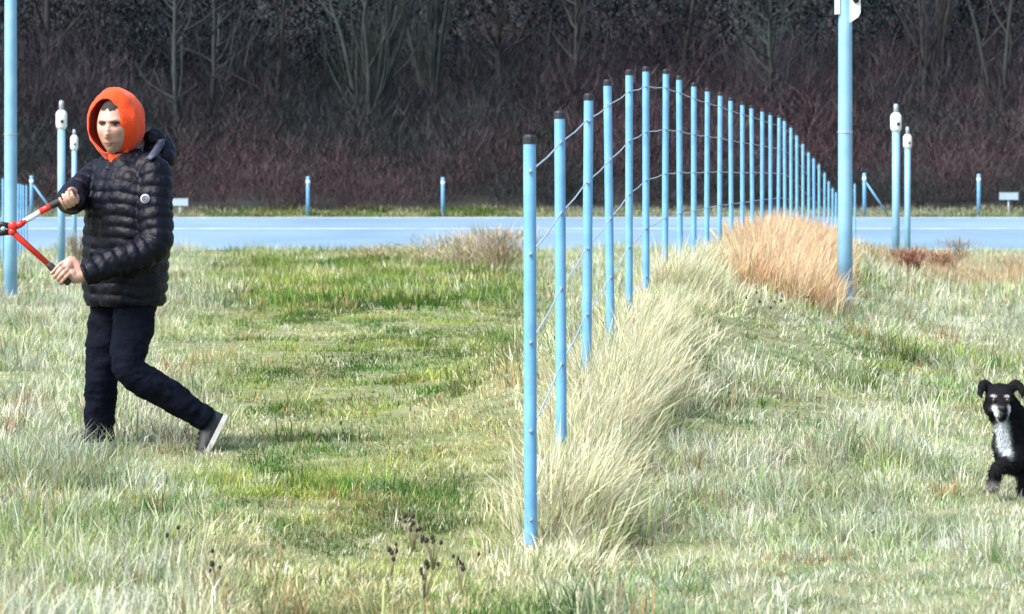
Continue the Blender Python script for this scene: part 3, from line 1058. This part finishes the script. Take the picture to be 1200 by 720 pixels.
# shoes ----------------------------------------------------------------
def shoe(heel, toe, upv):
    ax = (toe - heel); Ln = ax.length; ax.normalize()
    upv = (upv - ax * upv.dot(ax)).normalized()
    sd_ = ax.cross(upv)
    secs = [(0, .026, .060), (.06, .034, .078), (.18, .038, .088), (.34, .037, .082), (.50, .040, .064), (.68, .046, .050), (.85, .043, .040), (.95, .030, .030), (1.0, .012, .018)]
    m = MB(); vs = []; fs = []
    for (u, w, h) in secs:
        c = heel + ax * (Ln * u)
        for k in range(16):
            th = math.pi * k / 15
            vs.append(c + sd_ * (w * math.cos(th)) + upv * (.018 + h * math.sin(th) ** .8))
    for i in range(len(secs) - 1):
        for k in range(15):
            fs.append((i * 16 + k, i * 16 + k + 1, (i + 1) * 16 + k + 1, (i + 1) * 16 + k))
        fs.append((i * 16 + 15, i * 16, (i + 1) * 16, (i + 1) * 16 + 15))
    fs.append(tuple(range(15, -1, -1))); fs.append(tuple((len(secs) - 1) * 16 + k for k in range(16)))
    m.add(vs, fs)
    o = m.build('shoe', M['shoe'], man)
    s2 = MB(); vs = []; fs = []
    for (u, w, h) in secs:
        c = heel + ax * (Ln * (u * 1.03 - .015))
        for (sw, hz) in ((1, 0), (1.1, .022), (-1.1, .022), (-1, 0)):
            vs.append(c + sd_ * ((w + .004) * sw) + upv * (hz - .004))
    n = len(secs)
    for i in range(n - 1):
        for k in range(4):
            fs.append((i * 4 + k, i * 4 + (k + 1) % 4, (i + 1) * 4 + (k + 1) % 4, (i + 1) * 4 + k))
    fs.append((3, 2, 1, 0)); fs.append(tuple((n - 1) * 4 + k for k in range(4)))
    s2.add(vs, fs); s2.build('sole', M['sole'], o, False)
    lc = MB()
    for q in range(4):
        u = .42 + q * .09
        c = heel + ax * (Ln * u) + upv * (.018 + np.interp(u, [.34, .5, .68, .85], [.082, .064, .050, .040]) + .002)
        lc.tube([c - sd_ * .02, c + upv * .003, c + sd_ * .02], .003, 5)
    lc.build('laces', M['rubber'], o)
    return o


shoe(P(266, 489, -.07), P(238, 545, -.14), P(230, 480, -.1) - P(262, 500, -.1))
gzr = -0.0
shoe(Vector((AN_R.x + .06, AN_R.y + .03, .012)), Vector((AN_R.x - .15, AN_R.y - .11, .006)), UP)

# body: head, neck, trunk, limbs and hands as one skin ------------------
HC = P(134.5, 149, -.055)
HF = Vector((-.18, -.98, -.02)).normalized()
HR = HF.cross(UP).normalized()         # points to the viewer's left of the face turned to us
HR = Vector((-HF.y, HF.x, 0)).normalized()   # his left (viewer's right)
HU = HR.cross(HF) * -1
if HU.z < 0: HU = -HU
bo_ = MB()


def head_pt(p):
    x_, f_, z_ = p
    a, b, c = .078, .100, .132
    zn = z_ / c
    if zn < 0:
        x_ *= 1 - .34 * (-zn) ** 1.5
        if f_ < 0: f_ *= 1 - .45 * (-zn)
    if f_ > 0:
        fl = lambda x0, z0, sx, sz: math.exp(-((x_ - x0) / sx) ** 2 - ((z_ - z0) / sz) ** 2)
        f_ *= 1 - .06 * max(0, zn)
        nb = .0
        for z0, h in ((-.002, .010), (-.018, .018), (-.034, .027), (-.044, .024)):
            nb = max(nb, h * math.exp(-((x_) / (.010 + h * .15)) ** 2 - ((z_ - z0) / .012) ** 2))
        f_ += nb
        f_ -= .018 * (fl(.031, .010, .018, .012) + fl(-.031, .010, .018, .012))
        f_ += .009 * (fl(.030, .030, .026, .010) + fl(-.030, .030, .026, .010))
        f_ += .006 * (fl(.045, -.022, .02, .02) + fl(-.045, -.022, .02, .02))
        f_ += .007 * fl(0, -.069, .022, .007) + .006 * fl(0, -.079, .018, .006) - .004 * fl(0, -.0735, .02, .003)
        f_ += .012 * fl(0, -.112, .026, .020)
    return x_, f_, z_


def HW(x_, f_, z_):
    return HC + HR * x_ + HF * f_ + HU * z_


vs = []; fs = []; NU, NV = 96, 72
for j in range(NV + 1):
    b = math.pi * j / NV
    for i in range(NU):
        a = 2 * math.pi * i / NU
        vs.append(HW(*head_pt((.078 * math.sin(b) * math.sin(a), .100 * math.sin(b) * math.cos(a), .132 * math.cos(b)))))
for j in range(NV):
    for i in range(NU):
        i2 = (i + 1) % NU
        fs.append((j * NU + i, (j + 1) * NU + i, (j + 1) * NU + i2, j * NU + i2))
bo_.add(vs, fs)
bo_.capsule([P(148, 205), P(140, 176, -.01)], [.062, .056])
bo_.capsule([P(148, 330), P(150, 260), P(150, 215)], [.12, .12, .11])
bo_.capsule([SH_L, EL_L, WR_L, HAND_L + Vector((.05, .02, 0))], [.05, .042, .03, .027])
bo_.capsule([SH_R, EL_R, WR_R], [.05, .042, .029])
bo_.capsule([HIP_L, KN_L, KN_L.lerp(AN_L, .8)], [.07, .042, .03])
bo_.capsule([HIP_R, KN_R, AN_R], [.07, .045, .035])
bo_.capsule([P(150, 215), SH_L], [.08, .05]); bo_.capsule([P(150, 215), SH_R], [.08, .05])


def fist(c, axis, wrist, flip=1):
    a = axis.normalized()
    w = (wrist - c); w = (w - a * w.dot(a)).normalized()
    nrm = a.cross(w) * flip
    R_h = .016
    for i in range(4):
        off = (1.5 - i) * .0195
        rf = (.0090, .0098, .0095, .0082)[i]
        ln = (225, 250, 245, 215)[i]
        pts = []; rad = []
        for k in range(9):
            th = R(15 + (ln - 15) * k / 8)
            rr_ = R_h + rf * .9 + .012 * math.exp(-((k - 2.2) / 1.1) ** 2)
            pts.append(c + a * off + w * (math.cos(th) * rr_) + nrm * (math.sin(th) * rr_)); rad.append(rf * (1 - .25 * k / 8))
        pts[0] = c + a * off * .9 + w * .045 + nrm * .012
        bo_.tube(pts, rad, 10)
        bo_.ell(pts[-1], (rad[-1],) * 3, nu=10, nv=6)
        bo_.ell(pts[2], (rf * 1.12,) * 3, nu=10, nv=6)
    # thumb leaves the side of the palm and closes over the fingers
    pts = [c + a * .030 + w * .052 - nrm * .010, c + a * .042 + w * .030 - nrm * .018, c + a * .036 + w * .004 - nrm * .028, c + a * .026 - w * .020 - nrm * .026]
    bo_.capsule(pts, [.0135, .0125, .0105, .009], 10)
    q = Matrix((a, w, nrm)).transposed()
    bo_.ell(c + w * .043, (.040, .036, .019), q)
    bo_.capsule([c + w * .055, c + w * .085, wrist], [.030, .027, .027])


AX_R = (P(80, 231, -.36) - P(14, 266, -.38))
AX_L = (P(68, 320, -.37) - P(14, 271, -.38))
fist(HAND_R, AX_R, WR_R, -1)
fist(HAND_L, AX_L, WR_L + Vector((0, 0, 0)), 1)
bme = voxel(bo_, .0036, 2, .4)
bv = np.zeros(len(bme.vertices) * 3); bme.vertices.foreach_get('co', bv); bv = bv.reshape(-1, 3)
rel = bv - np.array(HC)[None]
fx, ff, fz = rel @ np.array(HR), rel @ np.array(HF), rel @ np.array(HU)
tone = np.tile(np.array((.50, .295, .225)), (len(bv), 1))


def dab(w, c):
    global tone
    w = np.clip(w, 0, 1)[:, None]
    tone = tone * (1 - w) + np.array(c)[None] * w


front = (ff > .02) & (np.abs(fx) < .09) & (np.abs(fz) < .14)
g2 = lambda x0, z0, sx, sz: np.exp(-((fx - x0) / sx) ** 2 - ((fz - z0) / sz) ** 2) * front
dab(.55 * (g2(.045, -.03, .02, .018) + g2(-.045, -.03, .02, .018)), (.52, .22, .17))
dab(.5 * g2(0, -.040, .014, .012), (.50, .20, .15))
dab(.45 * front * smooth(-.055, -.08, fz) * np.ones(len(bv)), (.30, .20, .165))
dab(.35 * (g2(.031, .004, .016, .008) + g2(-.031, .004, .016, .008)), (.36, .18, .15))
nzs = np.array([vnoise(np.array([p[0] * 60 + p[1] * 37]), np.array([p[2] * 60]), 3)[0] for p in bv[::1]]) if len(bv) < 1000 else vnoise(bv[:, 0] * 70 + bv[:, 1] * 41, bv[:, 2] * 70, 3)
tone = tone * (.86 + .28 * nzs)[:, None]
ca = bme.color_attributes.new('tint', 'FLOAT_COLOR', 'POINT')
ca.data.foreach_set('color', np.concatenate([tone, np.ones((len(tone), 1))], 1).astype(np.float32).ravel())
sk = M['skin'].node_tree
at_n = sk.nodes.new('ShaderNodeAttribute'); at_n.attribute_name = 'tint'
sk.links.new(at_n.outputs['Color'], sk.nodes['Principled BSDF'].inputs['Base Color'])
sk.nodes['Principled BSDF'].inputs['Subsurface Weight'].default_value = .06
body = link('body', bme, M['skin'], man)


def on_face(x_, z_, lift=.001):
    a, b, c = .078, .100, .132
    q = max(0.0, 1 - (x_ / a) ** 2 - (z_ / c) ** 2)
    X_, F_, Z_ = head_pt((x_, b * math.sqrt(q), z_))
    return HW(X_, F_ + lift, Z_)


for sx in (-1, 1):
    m = MB(); m.ell(on_face(sx * .031, .008, -.006), (.0125, .010, .0070), Matrix((HR, HF, HU)).transposed(), 14, 10); m.build('eye', M['eyewhite'], body)
    m = MB(); m.ell(on_face(sx * .031 - .003, .009, .0012), (.0074, .0035, .0066), Matrix((HR, HF, HU)).transposed(), 12, 8); m.build('iris', M['iris'], body)
    m = MB(); m.tube([on_face(sx * q, z_, .0015) for q, z_ in ((.011, .0205), (.024, .0235), (.036, .0240), (.050, .018))], [.0042, .0064, .0060, .0025], 8); m.build('eyebrow', M['brow'], body)
    m = MB(); m.tube([on_face(sx * q, z_, -.0005) for q, z_ in ((.019, .013), (.031, .0165), (.043, .012))], [.0025, .0038, .0025], 6); m.build('eyelid', M['brow'], body)
m = MB(); m.tube([on_face(q, z_, .0008) for q, z_ in ((-.026, -.0742), (-.013, -.0718), (0, -.0725), (.013, -.0718), (.026, -.0742))], [.0018, .0034, .0036, .0034, .0018], 8)
m.tube([on_face(q, z_, -.001) for q, z_ in ((-.018, -.0775), (0, -.080), (.018, -.0775))], [.0015, .0042, .0015], 8); m.build('lips', M['lip'], body)
# hair just showing inside the hood
m = MB(); vs = []; fs = []
for j in range(15):
    b = math.pi * j / 14 * .30
    for i in range(48):
        a = 2 * math.pi * i / 48
        bb = b * (1 + .06 * math.sin(a * 9) + .05 * math.sin(a * 17 + 1)) * (1.0 + (.9 if math.cos(a) < -.2 else .0))
        q = head_pt((.078 * math.sin(bb) * math.sin(a), .100 * math.sin(bb) * math.cos(a), .132 * math.cos(bb)))
        vs.append(HW(q[0] * 1.02, q[1] * 1.035, q[2] * 1.02))
for j in range(14):
    for i in range(48):
        fs.append((j * 48 + i, (j + 1) * 48 + i, (j + 1) * 48 + (i + 1) % 48, j * 48 + (i + 1) % 48))
m.add(vs, fs)
hair = m.build('hair', M['hairm'], man)

# orange hood ------------------------------------------------------------
HH = Vector((-.33, -.94, -.02)).normalized()
HHR = Vector((-HH.y, HH.x, 0)).normalized()
hc = P(136, 145, .0)
vs = []; fs = []; NR, NS = 34, 64
for j in range(NR + 1):
    for i in range(NS):
        ps = 2 * math.pi * i / NS
        cs, sn = math.cos(ps), math.sin(ps)
        a0 = R(39 + 5 * max(0, sn) + 6 * max(0, -sn))
        al = a0 + (R(176) - a0) * (j / NR)
        rx, rz, ry = .129, .176, .150
        x_ = rx * math.sin(al) * cs; z_ = rz * math.sin(al) * sn; f_ = ry * math.cos(al)
        zn = z_ / rz
        if zn < 0:
            x_ *= 1 - .30 * (-zn) ** 1.4
            f_ = f_ * (1 - .25 * (-zn))
        else:
            x_ *= 1 - .06 * zn
        wr = .004 * math.sin(ps * 5 + j * .35) * math.sin(j * .22) + .003 * math.sin(j * .9 + ps * 2)
        rim = .003 * math.exp(-(j / 1.2) ** 2)
        k = 1 + wr / .13 + (rim / .13) * .6
        vs.append(hc + HHR * (x_ * k) + HH * f_ + UP * (z_ * k - .01))
for j in range(NR):
    for i in range(NS):
        i2 = (i + 1) % NS
        fs.append((j * NS + i, (j + 1) * NS + i, (j + 1) * NS + i2, j * NS + i2))
fs.append(tuple(NR * NS + i for i in range(NS)))
m = MB(); m.add(vs, fs)
# neck of the hooded top
nk = MB()
hood = m.build('hood', M['hood'], man)
crumple(hood.data, 13, .0075, (1, 1, .6), 9.0)
so = hood.modifiers.new('s', 'SOLIDIFY'); so.thickness = .005; so.offset = -1
m = MB(); m.tube([P(147, 206, .0), P(142, 192, -.025), P(137.5, 176, -.06)], [.058, .050, .050], 24, cap=False)
nko = m.build('hood_neck', M['hood'], man)
so = nko.modifiers.new('s', 'SOLIDIFY'); so.thickness = .008
# ------------------------------------------------------------------ bolt cutters
bc = empty('bolt_cutters', mloc + JAW, 'red bolt cutters with one white shaft held open by the man', 'bolt cutters')
b0 = mloc + JAW


def Bp(px, py, dy=-.38):
    return P(px, py, dy) + mloc - b0


m = MB(); m.tube([Bp(16, 266), Bp(24, 263), Bp(28, 260)], [.017, .016, .013], 12)
h1 = m.build('handle', M['red'], bc)
m = MB(); m.tube([Bp(27.5, 260.5, -.379), Bp(48, 248, -.372)], .0125, 14); m.build('white_shaft', M['whitebox'], h1)
m = MB(); m.tube([Bp(47, 248.6, -.372), Bp(60, 241.4, -.368)], .0145, 14); m.build('collar', M['red'], h1)
m = MB(); m.tube([Bp(58, 242.5, -.369), Bp(62, 240.3, -.368), Bp(86, 228.5, -.358), Bp(88, 227.5, -.357)], [.013, .0165, .0165, .012], 14); m.build('grip', M['rubber'], h1)
m = MB(); m.tube([Bp(13, 269), Bp(20, 277), Bp(58, 311, -.373)], [.014, .0145, .0125], 14)
h2 = m.build('handle', M['red'], bc)
m = MB(); m.tube([Bp(55, 308.5, -.373), Bp(59, 312, -.372), Bp(80, 331, -.366), Bp(82, 332.5, -.366)], [.012, .0165, .0165, .012], 14); m.build('grip', M['rubber'], h2)
m = MB(); m.ell(Bp(15, 265, -.39), (.022, .014, .022)); m.build('knuckle', M['red'], h1)
m = MB(); m.ell(Bp(14, 272, -.39), (.017, .013, .017)); m.build('knuckle', M['red'], h2)
for (pa, pb, pc) in (((14, 265.5), (2, 263.5), (-14, 266)), ((13, 272), (1, 273), (-14, 268.5))):
    m = MB(); m.tube([Bp(*pa), Bp(*pb), Bp(*pc)], [.013, .015, .006], 10, flat=.6); m.build('jaw', M['blacksteel'], bc)
m = MB(); m.tube([Bp(4, 268.5, -.40), Bp(4, 268.5, -.36)], .011, 12); m.build('pivot_bolt', M['grey'], bc)
m = MB(); m.tube([Bp(28, 258, -.395), Bp(28.5, 261.5, -.397)], .008, 10); m.build('stop_bolt', M['red'], bc)

# ------------------------------------------------------------------ dog
DD = 10.4
dloc = Vector(((1190 - 600) / FPX * DD, DD, gz((1190 - 600) / FPX * DD, DD)))
dog = empty('dog', dloc, 'black dog with white chest and muzzle trotting in from the right edge', 'dog')


def D(px, py, dy=0.0):
    return at(px, py, DD + dy) - dloc


fur = MB()
# skull, muzzle, cheeks
fur.ell(D(1172, 466, -.01), (.058, .075, .052))
fur.ell(D(1172.5, 461, .0), (.054, .06, .040))
fur.capsule([D(1173, 475, -.05), D(1174, 481, -.12), D(1174, 482, -.155)], [.040, .027, .020])
fur.capsule([D(1174, 487, -.04), D(1174.5, 489, -.135)], [.026, .013])
fur.ell(D(1161, 476, .01), (.030, .05, .036)); fur.ell(D(1184, 476, .01), (.030, .05, .036))
fur.capsule([D(1174, 476, .04), D(1190, 500, .12), D(1206, 520, .20)], [.066, .074, .11])
fur.capsule([D(1180, 496, .03), D(1190, 522, .08)], [.044, .060])
fur.capsule([D(1200, 522, .18), D(1225, 520, .40), D(1248, 520, .62)], [.128, .125, .105], 20)
fur.ell(D(1197, 530, .10), (.072, .09, .085))
GZ = -0.0


def leg(pts, rad):
    fur.capsule(pts, rad, 12)


def gp(v, z_):
    return Vector((v.x, v.y, z_))


# near front leg lifted, bent at the wrist
leg([D(1193, 530, .06), D(1186, 541, -.02), D(1169, 549, -.10), D(1165, 562, -.08), D(1163, 569, -.105)], [.052, .036, .027, .022, .025])
# other front leg straight down
e = D(1200, 535, .10)
leg([e, D(1201, 562, .10), gp(D(1200, 575, .09), .06), gp(D(1200, 575, .075), .018), gp(D(1198, 575, .04), .018)], [.058, .034, .026, .024, .026])
# hind legs: knee forward, hock back
for sx, dy in ((-16, -.03), (14, .10)):
    h0 = D(1250 + sx, 530, .60 + dy)
    leg([h0, h0 + Vector((-.05, -.10, -.13)), h0 + Vector((.02, .06, -.25)), gp(h0 + Vector((.0, .03, 0)), .03), gp(h0 + Vector((-.02, -.03, 0)), .018)], [.085, .055, .028, .023, .026])
fur.capsule([D(1252, 508, .66), D(1268, 500, .78), D(1282, 480, .86), D(1290, 455, .90)], [.035, .04, .04, .018], 12)
# folded ears: upright at the base, the tip hanging forward
for sx in (-1, 1):
    bx_ = D(1172 + sx * 13, 455, .01)
    fur.capsule([bx_, bx_ + Vector((sx * .018, -.004, .018)), bx_ + Vector((sx * .034, -.018, .006))], [.021, .018, .015], 12)
    fur.capsule([bx_ + Vector((sx * .030, -.016, .010)), bx_ + Vector((sx * .040, -.030, -.016)), bx_ + Vector((sx * .036, -.036, -.034))], [.015, .012, .005], 10)
dme = voxel(fur, .0055, 4, .5)
dv = np.zeros(len(dme.vertices) * 3); dme.vertices.foreach_get('co', dv); dv = dv.reshape(-1, 3)


def dog_col(p, nz=True):
    w = p + np.array(dloc)[None]
    qx = 600 + w[:, 0] / w[:, 1] * FPX
    c = np.tile(np.array((.012, .012, .014)), (len(p), 1))
    def blob(px, py, dy, r, col):
        q = np.array(D(px, py, dy))[None]
        k = np.exp(-(np.linalg.norm((p - q) / np.array(r)[None], axis=1)) ** 4)
        c[:] = c * (1 - k[:, None]) + np.array(col)[None] * k[:, None]
    blob(1174, 505, .02, (.026, .12, .05), (.55, .60, .66))
    blob(1178, 522, .02, (.022, .12, .05), (.55, .60, .66))
    blob(1175, 492, -.06, (.026, .06, .02), (.50, .54, .60))
    blob(1165.5, 482, -.11, (.019, .06, .022), (.75, .76, .78))
    blob(1182.5, 482, -.11, (.019, .06, .022), (.75, .76, .78))
    blob(1165, 464.5, -.08, (.011, .04, .006), (.42, .40, .42))
    blob(1180, 464.5, -.08, (.011, .04, .006), (.42, .40, .42))
    blob(1163, 570, -.10, (.03, .03, .02), (.35, .34, .33))
    return c


ca = dme.color_attributes.new('tint', 'FLOAT_COLOR', 'POINT')
cc_ = dog_col(dv)
ca.data.foreach_set('color', np.concatenate([cc_, np.ones((len(cc_), 1))], 1).astype(np.float32).ravel())
M['fur'] = plant_mat('dog_fur', 0)
dbody = link('body', dme, M['fur'], dog)
# coat: short hairs lying back over the body
nf = len(dme.polygons)
cen = np.zeros(nf * 3); dme.polygons.foreach_get('center', cen); cen = cen.reshape(-1, 3)
nor = np.zeros(nf * 3); dme.polygons.foreach_get('normal', nor); nor = nor.reshape(-1, 3)
pick = RNG.random(nf) < .5
p_, n2 = cen[pick], nor[pick]
dirv = n2 * .55 + np.array([.25, .45, -.75])[None] * .8 + RNG.normal(0, .22, n2.shape)
dirv -= n2 * np.minimum(0, (dirv * n2).sum(1))[:, None] * 1.2
dirv /= np.linalg.norm(dirv, axis=1)[:, None]
hd = np.linalg.norm((p_ - np.array(D(1173, 472, -.03))[None]), axis=1)
Lh = RNG.uniform(.008, .020, len(p_)) * np.clip(hd / .14, .18, 1.1)
side = np.cross(dirv, n2); side /= (np.linalg.norm(side, axis=1)[:, None] + 1e-6)
wv = .0022
V = np.stack([p_ - side * wv, p_ + side * wv, p_ + dirv * Lh[:, None]], 1).reshape(-1, 3)
C3 = np.repeat(dog_col(p_) * RNG.uniform(.6, 1.5, (len(p_), 1)), 3, 0)
loops = np.arange(len(V)); st = np.arange(0, len(V), 3)
co = link('coat', np_mesh('coat', V, loops, st, C3), M['fur'], dog)
co['kind'] = 'stuff'
m = MB(); m.ell(D(1174, 478.5, -.172), (.014, .010, .010)); m.build('nose', M['rubber'], dbody)
for sx in (-1, 1):
    m = MB(); m.ell(D(1173 + sx * 8, 469.5, -.088), (.009, .007, .009)); m.build('eye', M['iris'], dbody)
